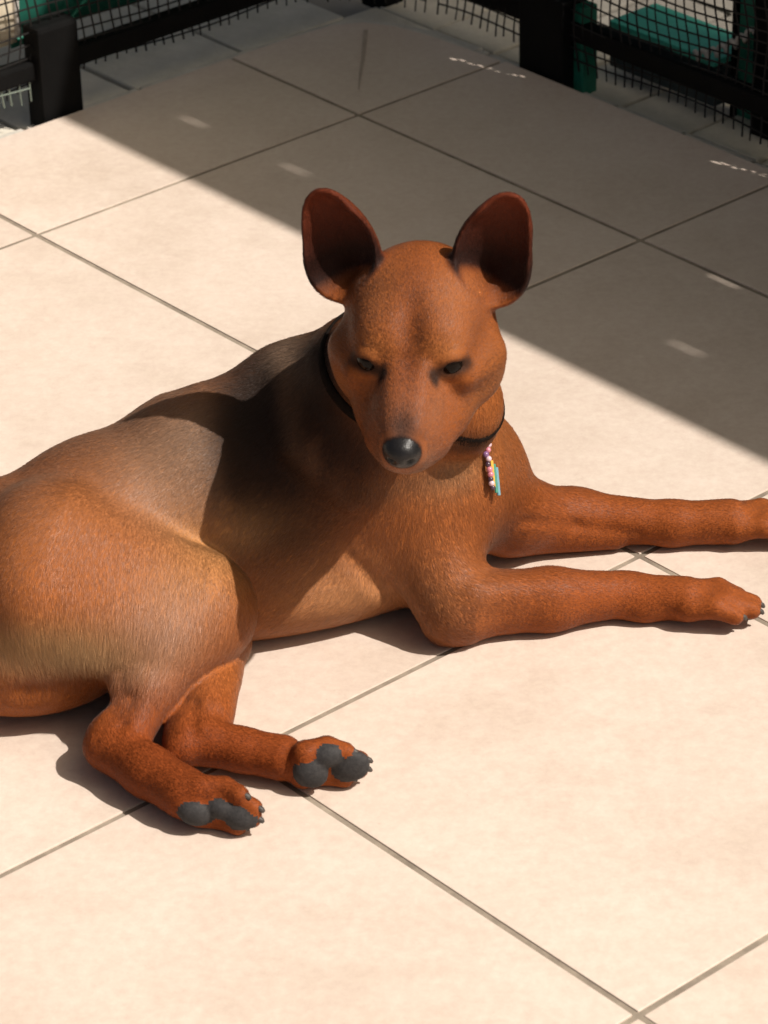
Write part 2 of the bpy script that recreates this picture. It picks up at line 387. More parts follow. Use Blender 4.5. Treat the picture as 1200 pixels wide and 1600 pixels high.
class Group:                                  # ordered list of (operation, shape, blend radius)
    def __init__(s, items):
        s.items = items
        add = [o for op, o, k in items if op == '+']
        s.lo = np.min([o.lo for o in add], 0); s.hi = np.max([o.hi for o in add], 0)
    def d(s, P):
        out = np.full(len(P), 1.0); lo, hi = P.min(0), P.max(0)
        for op, o, k in s.items:
            if np.any(o.lo-.034 > hi) or np.any(o.hi+.034 < lo): continue
            d = o.d(P)
            if op == '+': out = smin(out, d, k) if k > 0 else np.minimum(out, d)
            elif op == '-': out = smax(out, -d, k)
        return out
def surface(shape, h, B=16, extra=None):
    """surface nets on sparse blocks -> vertices, quads"""
    lo = shape.lo-.02; hi = shape.hi+.02; bs = B*h
    nb = np.ceil((hi-lo)/bs).astype(int)
    g = np.stack(np.meshgrid(*[np.arange(n) for n in nb], indexing='ij'), -1).reshape(-1, 3)
    ax = np.arange(B+1)
    loc = np.stack(np.meshgrid(ax, ax, ax, indexing='ij'), -1).reshape(-1, 3)
    cen = lo+(g+.5)*bs
    dc = np.concatenate([shape.d(cen[i:i+3000]) for i in range(0, len(cen), 3000)])
    keep = np.abs(dc) < bs*2.2
    # second sieve: the corners and centre of the block must not all lie far on one side
    cor = np.array([(x, y, z) for x in (0, .5, 1) for y in (0, .5, 1) for z in (0, .5, 1)])
    gi = np.argwhere(keep)[:, 0]
    pts = (lo+(g[gi][:, None, :]+cor[None])*bs).reshape(-1, 3)
    dd = np.concatenate([shape.d(pts[i:i+27000]) for i in range(0, len(pts), 27000)]).reshape(-1, 27)
    keep[gi] = np.abs(dd).min(1) < bs*.40
    keys = []; pos = []; edges = []
    for b in g[keep]:
        P = lo+(b*B+loc)*h
        F = shape.d(P).reshape(B+1, B+1, B+1)
        S = F < 0
        if S.all() or not S.any(): continue
        base = b*B
        c = [(dx, dy, dz) for dx in (0, 1) for dy in (0, 1) for dz in (0, 1)]
        cnt = sum(S[dx:B+dx, dy:B+dy, dz:B+dz].astype(int) for dx, dy, dz in c)
        idx = np.argwhere((cnt > 0) & (cnt < 8))
        acc = np.zeros((len(idx), 3)); num = np.zeros(len(idx))
        for axis in range(3):
            for o1 in (0, 1):
                for o2 in (0, 1):
                    off = [0, 0, 0]; oth = [k for k in range(3) if k != axis]; off[oth[0]] = o1; off[oth[1]] = o2
                    i0 = idx+off; i1 = i0.copy(); i1[:, axis] += 1
                    f0 = F[tuple(i0.T)]; f1 = F[tuple(i1.T)]; m = (f0 < 0) != (f1 < 0)
                    t = np.where(m, f0/np.where(m, f0-f1, 1), 0)
                    p = np.array(off)+np.zeros((len(idx), 3)); p[:, axis] += t
                    acc += p*m[:, None]; num += m
        keys.append(idx+base); pos.append(lo+(idx+base+acc/num[:, None])*h)
        for axis in range(3):                  # faces: sign-changing edges owned by this block
            sl0 = [slice(0, B)]*3; sl1 = [slice(0, B)]*3; sl1[axis] = slice(1, B+1)
            a, bb = S[tuple(sl0)], S[tuple(sl1)]
            ed = np.argwhere(a != bb); edges.append((axis, ed+base, a[tuple(ed.T)]))
    K = np.concatenate(keys); X = np.concatenate(pos)
    dim = nb*B+2; lin = (K[:, 0]*dim[1]+K[:, 1])*dim[2]+K[:, 2]
    o = np.argsort(lin); ls = lin[o]
    F4 = []
    for axis, E, ins in edges:
        if not len(E): continue
        u, v = [(1, 2), (2, 0), (0, 1)][axis]; q = []
        for du, dv in ((0, 0), (1, 0), (1, 1), (0, 1)):
            Q = E.copy(); Q[:, u] -= du; Q[:, v] -= dv
            L = (Q[:, 0]*dim[1]+Q[:, 1])*dim[2]+Q[:, 2]
            j = np.searchsorted(ls, L); j = np.clip(j, 0, len(ls)-1); ok = ls[j] == L
            q.append(np.where(ok, o[j], -1))
        q = np.stack(q, 1); good = (q >= 0).all(1)
        q = q[good]; inn = ins[good]; q[~inn] = q[~inn][:, ::-1]; F4.append(q)
    return X, np.concatenate(F4)

# ---------------------------------------------------------------- the dog: shape
HC = V(0.0312, -0.1450, 0.2360)
_y, _p = math.radians(5), math.radians(-20)
HF = V(-math.sin(_y)*math.cos(_p), -math.cos(_y)*math.cos(_p), math.sin(_p))
HL = nrm(np.cross((0, 0, 1), HF)); HU = np.cross(HF, HL)
def H(x, y, z): return HC+(HF*x+HL*y+HU*z)*.001
HA = (HF, HL, HU)
def hell(c, r): return Ell(H(*c), V(r)*.001, HA)
def hcone(p, q, r0, r1, flat=None, fk=1): return Cone(H(*p), H(*q), r0*.001, r1*.001, flat, fk)
def hloft(st): return Loft([(H(*c), a*.001, b*.001) for c, a, b in st], HU, .75)
def ear_frame(s):
    B = H(-14, 38.5*s, 19) if s < 0 else H(-14, 36.5, 19)
    ax = nrm((-.27, .04, .95)) if s < 0 else nrm((.26, .04, .95))
    N_ = nrm((-.16, -.97, -.05)) if s < 0 else nrm((-.06, -.98, -.05)); return B, ax, nrm(N_-ax*(N_@ax))
def ear(s):
    B, ax, N_ = ear_frame(s); S = np.cross(ax, N_)*s      # S points away from the midline
    AX = (S, ax, N_); lo, mi, hi = B+ax*.009+S*.003, B+ax*.024, B+ax*.0405+S*.002
    return Group([('+', Ell(mi, (.0215, .026, .0125), AX), 0),
                  ('+', Ell(hi, (.0150, .0195, .0080), AX), .008),
                  ('+', Ell(lo, (.0220, .0215, .0150), AX), .010),
                  ('-', Ell(mi+N_*.0070, (.0205, .0264, .0145), AX), .002),
                  ('-', Ell(hi+N_*.0066, (.0143, .0190, .0112), AX), .0025),
                  ('-', Ell(lo+N_*.0092+ax*.002, (.0200, .0185, .0160), AX), .0025),
                  ('-', Cone(mi-ax*.008+N_*.002, mi-ax*.020-N_*.004, .011, .008), .005)])
def head_items():
    it = [('+', hell((-4, 0, 1), (49, 43.5, 38)), .012),
          ('+', hloft([((26, 0, -8), 25, 25), ((52, 0, -10), 16.5, 20.5), ((72, 0, -12), 14.5, 18), ((89, 0, -11.5), 11.5, 13.5)]), .012),
          ('+', hloft([((22, 0, -33), 25, 14), ((54, 0, -31), 17, 12), ((78, 0, -27), 12, 8.5)]), .007)]
    for s in (-1, 1):
        it += [('+', hell((12, 31*s, -18), (25, 19.5, 25)), .012),            # cheek muscle
               ('-', hell((8, 64*s, 16), (26, 17, 20)), .016),                # temple
               ('+', hcone((40, 31*s, 1), (14, 42*s, -6), 7.5, 7), .012),     # cheek bone
               ('+', hell((26, 17*s, 17), (15, 14, 12)), .014),               # brow
               ('+', hell((38.5, 22.5*s, 11), (9.4, 9.4, 9.4)), .004),        # lids
               ('-', hcone((51, 13.8*s, 10.5), (47, 25*s, 13.2), 1.5, 3.6), .0015),
               ('-', hcone((47, 25*s, 13.5), (39.8, 36*s, 12), 3.6, 1.6), .0015),
               ('+', hcone((47, 7.5*s, 11), (84, 6*s, 1.5), 5.5, 5), .005),   # edges of the bridge
               ('+', hloft([((48, 13*s, -20), 9, 12), ((68, 11*s, -21), 9, 11), ((85, 6*s, -19), 7.5, 9)]), .005),   # flews
               ('+', hell((38, 20*s, -23), (24, 15, 17)), .012),              # cheek towards the mouth corner
               ('-', hcone((88, 9*s, -29), (66, 19*s, -30.5), .9, 1.0), .0018), ('-', hcone((66, 19*s, -30.5), (50, 25*s, -27), 1.0, 1.1), .0018)]   # mouth line
    it += [('-', hcone((12, 0, 45), (38, 0, 30), 3, 3), .010),
           ('+', hell((94, 0, -5), (8.5, 9.8, 8.6)), .0035)]
    for s in (-1, 1):
        it += [('-', hcone((104, 4.5*s, -6.5), (98, 5.3*s, -6.5), 2.1, 1.9), .002),
               ('-', hcone((102, 7.5*s, -8), (96, 10.5*s, -7.5), .9, .8), .002)]
    it += [('-', hcone((105, 0, -10), (92, 0, -22), 1.0, .8), .0015)]
    return it
def paw(c, x, n, r, spread=1.0, L=.03):
    """toes: x = pointing direction, n = back of the paw (away from the pads)"""
    x = nrm(x); n = nrm(V(n)-x*(V(n)@x)); s = np.cross(n, x); it = []
    for k, (o, l) in enumerate(((-1.5, .74), (-.5, 1.0), (.5, 1.0), (1.5, .74))):
        b = V(c)+s*o*r*.46*spread
        knuckle = b+x*L*l*.55+n*r*.18+s*o*r*.06
        tip = b+x*L*l-n*r*.16+s*o*r*.07
        CLAWS.append((tip, nrm(x-n*.25)))
        it += [('+', Cone(b, knuckle, r*.55, r*.46), .0045), ('+', Cone(knuckle, tip, r*.46, r*.40), .0025)]
    return it
PADS = [((-.0946, -.3233, .0144), (-.04, -1, 0), (.0078, .0098, .005), (.25, 0, .97)),
        ((-.0792, -.3224, .0174), (-.10, -.98, .08), (.0088, .0066, .005), (.97, 0, -.1)),
        ((-.0685, -.3255, .0139), (-.10, -.95, .15), (.0098, .0076, .005), (.97, 0, -.1)),
        ((-.0305, -.2844, .0158), (.1, -.98, .05), (.0105, .0095, .005), (.8, 0, -.5)),
        ((-.0208, -.2811, .0256), (.05, -.97, .16), (.0086, .0070, .005), (.97, 0, .2)),
        ((-.0078, -.2788, .0169), (0, -.99, .05), (.0115, .0100, .005), (.9, 0, .4))]
def pad_shapes():
    out = []
    for P, n, r, t in PADS:
        n = nrm(n); t = nrm(V(t)-n*(V(t)@n)); out.append(Ell(V(P)-n*.0016, (r[0]*1.0, r[1]*1.0, r[2]*1.1), (t, np.cross(n, t), n)))
    return out
CLAWS = []
def dog_items():
    it = [('+', Loft([((-.29, -.165, .05), .045, .045), ((-.23, -.145, .056), .064, .056), ((-.165, -.112, .065), .063, .065),
                      ((-.11, -.085, .075), .059, .074), ((-.055, -.062, .080), .058, .080), ((0, -.052, .08), .058, .076),
                      ((.045, -.05, .075), .048, .058)]), 0),
          ('+', Ell((-.055, -.09, .032), (.10, .045, .032), ((1, .35, 0), (-.35, 1, 0), (0, 0, 1))), .025),
          ('+', Loft([((-.025, -.055, .115), .054, .054), ((.004, -.072, .155), .044, .047), ((.026, -.110, .197), .037, .040)], (1, 0, .3)), .025)]
    it += [('+', Ell(V(-0.0423, -0.0550, 0.1533), (.026, .022, .017)), .02)]
    it += [('+', Ell(V(0.0558, -0.0850, 0.1489), (.023, .028, .030)), .02)]
    it += [('+', Cone(V(-0.0491, -0.0816, 0.1600), V(-0.0390, -0.1081, 0.1370), .011, .012), .010), ('+', Cone(V(-0.0390, -0.1081, 0.1370), V(-0.0121, -0.1223, 0.1050), .013, .004), .014)]   # fold of skin over the shoulder
    it += [('+', Cone(V(-0.0991, -0.0800, 0.1437), V(-0.0629, -0.0620, 0.1508), .012, .012), .02)]
    # forequarters
    sh = V(0.0235, -0.0720, 0.0665)
    it += [('+', Ell(sh, (.045, .042, .058)), .013),
           ('+', Ell(V(-0.0094, -0.0850, 0.1240), (.04, .03, .055)), .02),
           ('+', Cone(sh, V(0.0478, -0.1151, 0.0230), .038, .0225), .009),
           ('+', Cone(V(0.0477, -0.1112, 0.0220), V(0.0437, -0.1153, 0.0105), .019, .0105), .01),
           ('+', Cone(V(0.0603, -0.1066, 0.0210), V(0.1079, -0.0980, 0.0185), .0215, .0185), .012),
           ('+', Cone(V(0.1079, -0.0988, 0.0190), V(0.1579, -0.0862, 0.0145), .0182, .0128), .01),
           ('+', Cone(V(0.0607, -0.1195, 0.0360), V(0.1478, -0.0875, 0.0200), .010, .0075), .010),
           ('+', Ell(V(0.1658, -0.0925, 0.0100), (.012, .010, .009)), .006),
           ('+', Cone(V(0.1579, -0.0862, 0.0145), V(0.1916, -0.0914, 0.0150), .0132, .0142), .008)]
    it += paw(V(0.1955, -0.0921, 0.0145), V(0.2350, -0.0959, 0.0150)-V(0.1916, -0.0906, 0.0145), (0, 0, 1), .0145, 1.0, .038)
    fs = V(0.0532, -0.0200, 0.0605)
    it += [('+', Ell(fs, (.040, .04, .048)), .02),
           ('+', Cone(fs, V(0.0835, -0.0140, 0.0300), .034, .024), .015),
           ('+', Cone(V(0.0835, -0.0140, 0.0300), V(0.1248, 0.0015, 0.0190), .024, .0175), .012),
           ('+', Cone(V(0.1248, 0.0015, 0.0190), V(0.1868, 0.0009, 0.0150), .0175, .0138), .01),
           ('+', Cone(V(0.0794, -0.0139, 0.0180), V(0.1495, -0.0069, 0.0100), .016, .0085), .004),
           ('+', Cone(V(0.1868, 0.0009, 0.0150), V(0.2240, 0.0025, 0.0155), .0138, .0148), .008)]
    it += paw(V(0.2282, 0.0042, 0.0145), (1, .02, 0), (0, 0, 1), .0145, 1.0, .042)
    # hindquarters
    it += [('+', Cone((-.305, -.170, .075), (-.352, -.195, .040), .017, .012), .012), ('+', Cone((-.352, -.195, .040), (-.372, -.255, .012), .012, .009), .006), ('+', Cone((-.372, -.255, .012), (-.362, -.315, .008), .009, .005), .004)]   # tail
    it += [('+', Ell(V(-0.2105, -0.1894, 0.0420), (.07, .046, .040)), .02),
           ('+', Group([('+', Cone(V(-0.1893, -0.1630, 0.0861), V(-0.1046, -0.1781, 0.0600), .050, .035), 0), ('+', Cone(V(-0.1949, -0.2000, 0.0758), V(-0.1275, -0.2023, 0.0550), .033, .031), .02)]), .010),
           ('+', Cone(V(-0.1069, -0.1749, 0.0580), V(-0.1289, -0.2278, 0.0400), .034, .019), .012),
           ('+', Cone(V(-0.1274, -0.2277, 0.0400), V(-0.1401, -0.2614, 0.0220), .0165, .0135), .01),
           ('+', Cone(V(-0.1436, -0.2259, 0.0500), V(-0.1544, -0.2642, 0.0220), .0090, .0085), .004),

           ('+', Cone(V(-0.1484, -0.2624, 0.0190), V(-0.1244, -0.2855, 0.0180), .0150, .0138), .008),
           ('+', Cone(V(-0.1253, -0.2843, 0.0180), V(-0.1009, -0.3071, 0.0180), .0142, .0150), .008)]
    it += paw(V(-0.0924, -0.3132, 0.0170), V(-0.0602, -0.3160, 0.0120)-V(-0.0929, -0.3090, 0.0140), (.2, .9, -.1), .0140, .9, .032)
    it += [('+', Group([('+', Cone(V(-0.0974, -0.1605, 0.0260), V(-0.0952, -0.2345, 0.0220), .021, .0165), 0),
                        ('+', Cone(V(-0.1101, -0.2099, 0.0260), V(-0.1084, -0.2649, 0.0200), .0090, .0095), .004),
                        ('+', Cone(V(-0.0999, -0.2550, 0.0200), V(-0.0714, -0.2617, 0.0170), .0155, .0122), .008), ('+', Cone(V(-0.0714, -0.2617, 0.0170), V(-0.0486, -0.2679, 0.0160), .0122, .0135), .006)]), .0025)]
    it += paw(V(-0.0350, -0.2765, 0.0170), V(-0.0000, -0.2716, 0.0160)-V(-0.0349, -0.2779, 0.0180), (.1, .9, .1), .0140, .9, .032)
    it += [('+', Cone(V(-0.0979, -0.1759, 0.0450), V(-0.0863, -0.1614, 0.0280), .014, .009), .012)]
    it += [('-', Cone((-.20, -.240, .040), (-.158, -.242, .040), .008, .008), .012),                 # hollow under the thigh
           ('-', Cone((-.1363, -.2490, .0480), (-.1410, -.2649, .0390), .0022, .0030), .004), ('-', Cone((-.1410, -.2649, .0390), (-.1450, -.2785, .0355), .0030, .0020), .004),   # hollows before the heel tendons
           ('-', Cone((-.1012, -.2400, .0380), (-.0999, -.2540, .0372), .0022, .0030), .004), ('-', Cone((-.0999, -.2540, .0372), (-.0994, -.2670, .0330), .0030, .0020), .004)]
    it += [('-', Cone((-.0152, -.1205, .0631), (.002, -.1183, .0414), .0015, .0030), .008), ('-', Cone((.002, -.1183, .0414), (.017, -.1100, .0205), .0030, .0025), .008),       # crease behind the upper arm
           ('-', Cone((.0925, -.0413, .0415), (.1249, -.0206, .0260), .0016, .0020), .005), ('-', Cone((.1249, -.0206, .0260), (.1658, -.0151, .0160), .0020, .0014), .005)]   # furrow of the far forearm
    it += [('+', p, .001) for p in pad_shapes()]
    it += head_items()
    for s in (-1, 1): it += [('+', ear(s), .006)]
    return it

# ---------------------------------------------------------------- the dog: surface, coat, fur
CLAWS.clear(); ITEMS = dog_items(); BODY = Group(ITEMS)
NECK = Group(ITEMS[:len(ITEMS)-len(head_items())-2])
X, Q = surface(BODY, .0016)
def smooth_mesh(X, Q, it=2, lam=.45):
    E_ = np.concatenate([Q[:, [0, 1]], Q[:, [1, 2]], Q[:, [2, 3]], Q[:, [3, 0]]])
    deg = np.bincount(E_.ravel(), minlength=len(X)).astype(float)
    for _ in range(it):
        acc = np.zeros_like(X)
        for k in range(3):
            acc[:, k] = np.bincount(E_[:, 0], X[E_[:, 1], k], len(X))+np.bincount(E_[:, 1], X[E_[:, 0], k], len(X))
        X = X+lam*(acc/np.maximum(deg, 1)[:, None]-X)
    return X
X = smooth_mesh(X, Q)
def vnormals(X, Q):
    fn = np.cross(X[Q[:, 2]]-X[Q[:, 0]], X[Q[:, 3]]-X[Q[:, 1]]); vn = np.zeros_like(X)
    for k in range(3):
        for c in range(4): vn[:, k] += np.bincount(Q[:, c], fn[:, k], len(X))
    return vn/np.maximum(np.linalg.norm(vn, axis=1), 1e-12)[:, None]
VN = vnormals(X, Q)
def gauss(P, c, s): return np.exp(-.5*(((P-V(c))/s)**2).sum(1))
def headlocal(P): return np.stack([(P-HC)@HF, (P-HC)@HL, (P-HC)@HU], 1)*1000
EARS = [ear(-1), ear(1)]
NOSE = hell((94, 0, -5), (8.5, 9.8, 8.6)); PADG = pad_shapes()
# markings of the coat, some with painted shade and sheen: (centre, spread, colour, strength)
TAN = V(.345, .120, .031)
MARKS = [
    ((0.1634, -0.0994, 0.0227), (.13, .06, .035), (.245, .066, .016), .9), ((0.1657, -0.0119, 0.0240), (.13, .045, .035), (.25, .070, .017), .9),
    ((0.0531, -0.1357, 0.0313), (.04, .03, .03), (.245, .068, .017), .8),
    ((-0.1348, -0.2941, 0.0266), (.06, .05, .03), (.245, .064, .015), .9), ((-0.0627, -0.2756, 0.0230), (.09, .03, .02), (.21, .050, .012), .9),
    ((-0.0957, -0.3212, 0.0236), (.05, .04, .03), (.20, .048, .012), .85),
    # grey-brown saddle over the ribs, black neck and withers blackened further as painted shadow
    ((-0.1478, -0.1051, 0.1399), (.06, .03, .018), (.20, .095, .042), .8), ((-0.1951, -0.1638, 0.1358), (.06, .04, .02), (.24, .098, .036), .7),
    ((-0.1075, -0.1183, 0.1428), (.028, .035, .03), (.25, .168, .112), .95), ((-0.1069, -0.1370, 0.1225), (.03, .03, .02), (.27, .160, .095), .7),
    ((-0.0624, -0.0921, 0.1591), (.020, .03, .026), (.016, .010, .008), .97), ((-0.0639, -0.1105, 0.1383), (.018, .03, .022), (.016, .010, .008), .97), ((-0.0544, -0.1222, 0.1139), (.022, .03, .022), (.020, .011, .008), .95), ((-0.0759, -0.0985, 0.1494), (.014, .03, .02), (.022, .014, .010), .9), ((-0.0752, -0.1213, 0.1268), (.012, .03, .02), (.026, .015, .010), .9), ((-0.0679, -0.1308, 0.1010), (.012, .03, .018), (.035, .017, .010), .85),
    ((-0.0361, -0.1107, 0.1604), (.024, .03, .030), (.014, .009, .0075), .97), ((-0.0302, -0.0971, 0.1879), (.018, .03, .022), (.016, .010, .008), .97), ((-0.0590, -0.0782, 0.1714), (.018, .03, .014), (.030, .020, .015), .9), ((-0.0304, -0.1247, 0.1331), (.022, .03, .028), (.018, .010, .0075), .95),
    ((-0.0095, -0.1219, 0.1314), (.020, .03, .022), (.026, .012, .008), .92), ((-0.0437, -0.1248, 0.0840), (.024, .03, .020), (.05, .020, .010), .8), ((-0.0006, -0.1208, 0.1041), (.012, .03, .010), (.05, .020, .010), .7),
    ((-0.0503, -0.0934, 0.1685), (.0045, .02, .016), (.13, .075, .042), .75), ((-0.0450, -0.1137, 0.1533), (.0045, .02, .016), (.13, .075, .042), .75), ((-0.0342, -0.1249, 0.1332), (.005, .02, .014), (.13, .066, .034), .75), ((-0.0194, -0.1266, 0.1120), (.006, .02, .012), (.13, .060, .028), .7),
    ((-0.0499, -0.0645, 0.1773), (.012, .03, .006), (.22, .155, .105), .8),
    # pale fringe on the thigh, sheen painted on the knee, pale flank, pale chest
    ((-0.1744, -0.2330, 0.0679), (.034, .04, .0085), (.58, .41, .22), .92), ((-0.2022, -0.2321, 0.0739), (.03, .03, .008), (.48, .30, .13), .7),
    ((-0.1159, -0.2239, 0.0755), (.018, .03, .017), (.40, .235, .15), .65), ((-0.1003, -0.1521, 0.0913), (.03, .04, .011), (.46, .25, .10), .75),
    ((-0.0102, -0.1215, 0.0339), (.045, .03, .022), (.46, .25, .115), .75), ((0.0455, -0.0990, 0.1086), (.018, .03, .009), (.26, .18, .10), .75), ((0.0225, -0.1126, 0.1106), (.02, .02, .006), (.12, .07, .04), .6), ((0.0607, -0.1091, 0.1348), (.018, .02, .007), (.03, .016, .010), .9),
    ((0.0298, -0.1144, 0.0778), (.03, .03, .03), (.33, .118, .034), .6)]
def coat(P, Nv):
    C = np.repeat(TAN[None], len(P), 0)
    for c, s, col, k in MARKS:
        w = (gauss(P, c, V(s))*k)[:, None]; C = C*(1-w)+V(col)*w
    h = headlocal(P); inhead = 1/(1+np.exp(-(BODYHEAD(P))/.004))
    hc = np.repeat(V(.225, .070, .018)[None], len(P), 0)
    def hm(c, s, col, k, both=False):
        nonlocal hc
        for sg in ((-1, 1) if both else (1,)):
            d = (h-V(c[0], c[1]*sg, c[2]))/V(s); w = (np.exp(-.5*(d*d).sum(1))*k)[:, None]; hc = hc*(1-w)+V(col)*w
    hm((18, 38, 14), (12, 9, 10), (.12, .038, .013), .55, True)  # shade of the temple recesses painted into the coat
    hm((20, 0, 40), (22, 9, 12), (.15, .045, .015), .7)
    hm((10, 24, 34), (20, 12, 14), (.30, .125, .05), .5, True)
    hm((48, 0, 20), (12, 6, 10), (.13, .038, .013), .75)
    hm((40, 20, 22), (9, 9, 5), (.32, .13, .042), .6, True)
    hm((70, 0, 4), (16, 7, 8), (.24, .10, .055), .8)
    hm((86, 0, 6), (9, 8, 6), (.050, .032, .027), .92)
    hm((62, 14, 0), (14, 6, 8), (.27, .12, .06), .6, True)
    hm((30, 44, -18), (22, 12, 16), (.31, .125, .040), .7, True)
    hm((88, 8, -20), (10, 8, 9), (.22, .12, .075), .75, True)
    hm((74, 0, -40), (20, 14, 8), (.40, .26, .16), .8)
    for sg in (-1, 1):                           # dark rims of the half-closed eyes
        for a, b, r in (((50.5, 15*sg, 11.5), (47, 25.5*sg, 13), 2.6), ((47, 25.5*sg, 13), (40.5, 34.5*sg, 12.5), 2.8), ((51, 14*sg, 10), (56, 12*sg, 3), 1.8)):
            a, b = V(a), V(b); t = np.clip((h-a)@(b-a)/((b-a)@(b-a)), 0, 1); d = np.linalg.norm(h-a-t[:, None]*(b-a), axis=1)
            w = np.exp(-.5*(np.maximum(d-2.2, 0)/(r*.8))**2)[:, None]*.95; hc = hc*(1-w)+V(.030, .016, .011)*w
        for a, b in (((88, 9*sg, -29), (66, 19*sg, -30.5)), ((66, 19*sg, -30.5), (50, 25*sg, -27))):      # lips
            a, b = V(a), V(b); t = np.clip((h-a)@(b-a)/((b-a)@(b-a)), 0, 1); d = np.linalg.norm(h-a-t[:, None]*(b-a), axis=1)
            w = np.exp(-.5*(d/1.7)**2)[:, None]*.85; hc = hc*(1-w)+V(.040, .020, .014)*w
    C = C*(1-inhead[:, None])+hc*inhead[:, None]
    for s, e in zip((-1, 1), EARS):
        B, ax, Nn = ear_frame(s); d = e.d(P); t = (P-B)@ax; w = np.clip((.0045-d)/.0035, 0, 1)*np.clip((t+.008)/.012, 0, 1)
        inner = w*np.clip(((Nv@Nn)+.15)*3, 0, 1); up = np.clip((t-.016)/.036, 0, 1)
        ec = V(.115, .027, .012)*(up)[:, None]+V(.020, .008, .006)*(1-up)[:, None]; oc = V(.14, .036, .013)  # inner ear: dark skin, shade painted at the base, red glow painted above
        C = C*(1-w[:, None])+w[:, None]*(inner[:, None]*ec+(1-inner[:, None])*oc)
    nd = np.clip((.0026-NOSE.d(P))/.0016, 0, 1)*np.clip((h[:, 0]-84)/3, 0, 1); C = C*(1-nd[:, None])+V(.010, .009, .0095)*nd[:, None]
    return C*V(1.05, .93, .86)
HEADG = Group([i for i in head_items() if i[0] == '+'])
def BODYHEAD(P):
    """> 0 on the head, < 0 on neck and body"""
    h = headlocal(P); return np.where(np.abs(h).max(1) > 130, -.05, np.clip((NECK.d(P)-np.maximum(HEADG.d(P), 0)), -.02, .02)-.001+np.clip(h[:, 0]-20, -40, 0)*.0002)
def bare(P):
    nose = (NOSE.d(P) < .0011) & (headlocal(P)[:, 0] > 86); pad = np.min([p.d(P) for p in PADG], 0) < .0009
    return nose, pad
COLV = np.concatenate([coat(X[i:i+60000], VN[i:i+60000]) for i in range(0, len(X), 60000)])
noseV, padV = bare(X)
def dog_skin():
    n = N("dog_coat", .6, .08); at = n.new("ShaderNodeAttribute"); at.attribute_name = "coat"; v = n.coord()
    f = n.noise(v, 900, 3, .7); f2 = n.noise(v, 130, 4, .6)
    col = n.mix(.5, at.outputs['Color'], n.ramp(f, [(.3, G3(.32)), (.7, G3(.62))]), 'OVERLAY')
    col = n.mix(.3, col, n.ramp(f2, [(.3, G3(.38)), (.7, G3(.6))]), 'OVERLAY')
    n.color(col); n.ln(n.bump(f, .35, .0008), n.b.inputs['Normal'])
    n.b.inputs['Sheen Weight'].default_value = .03; n.b.inputs['Sheen Roughness'].default_value = .4; return n.m
def bare_mat(name, c0, c1, rough, spec, scale):
    n = N(name, rough, spec); v = n.coord(); f = n.noise(v, scale, 4, .7)
    vo = n.new("ShaderNodeTexVoronoi"); vo.inputs['Scale'].default_value = scale*1.3; n.ln(v, vo.inputs['Vector'])
    n.color(n.ramp(f, [(.3, c0), (.7, c1)])); n.ln(n.bump(vo.outputs['Distance'], .22, .0004), n.b.inputs['Normal']); return n.m
M_coat = dog_skin(); M_nose = bare_mat("dog_nose", (.008, .0075, .008), (.012, .011, .012), .40, .28, 700); M_pad = bare_mat("dog_pad", (.020, .019, .020), (.042, .039, .039), .75, .3, 500)
dog = empty("dog", (-.05, -.12, 0)); tag(dog, "tan short-haired dog with large upright ears lying on the tiles", "dog")
me = bpy.data.meshes.new("body"); me.vertices.add(len(X)); me.vertices.foreach_set('co', X.ravel())
me.loops.add(len(Q)*4); me.loops.foreach_set('vertex_index', Q.ravel()); me.polygons.add(len(Q))
me.polygons.foreach_set('loop_start', np.arange(len(Q))*4); me.update(); me.validate()
me.polygons.foreach_set('use_smooth', np.ones(len(me.polygons), bool))
fm = np.where(noseV[Q].sum(1) > 2, 1, np.where(padV[Q].sum(1) > 2, 2, 0)).astype(np.int32); me.polygons.foreach_set('material_index', fm)
for m_ in (M_coat, M_nose, M_pad): me.materials.append(m_)
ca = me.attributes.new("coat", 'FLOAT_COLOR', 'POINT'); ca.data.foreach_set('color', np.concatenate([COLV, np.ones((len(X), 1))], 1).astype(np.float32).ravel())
def dogpart(o):
    link(o, dog); o.matrix_parent_inverse = Matrix.Translation(-dog.location); return o
body = dogpart(bpy.data.objects.new("body", me))
# ---- eyes and claws
n = N("dog_eye", .03, .12); M_eye = n.color((.006, .0035, .0025)).m
for s in (-1, 1):
    bm = bmesh.new(); bmesh.ops.create_icosphere(bm, subdivisions=4, radius=.0083, matrix=Matrix.Translation(Vector(H(38.5, 22.5*s, 11))))
    mesh("eye", bm, M_eye, dog, True)
M_claw = mottled("claw", (.030, .026, .024), (.075, .062, .052), 300, .45, .2)
for P, d in CLAWS:
    P = V(P); u = V(0, 0, 1)-d*d[2]; u = nrm(u) if np.linalg.norm(u) > .1 else V(0, 1, 0)
    bm = bmesh.new(); tube(bm, [P+d*.001+u*.0008, P+d*.004+u*.0012, P+d*.0062+u*.0006, P+d*.0076-u*.0004], [.0022, .0021, .0017, .0009], 8); mesh("claw", bm, M_claw, dog, True)
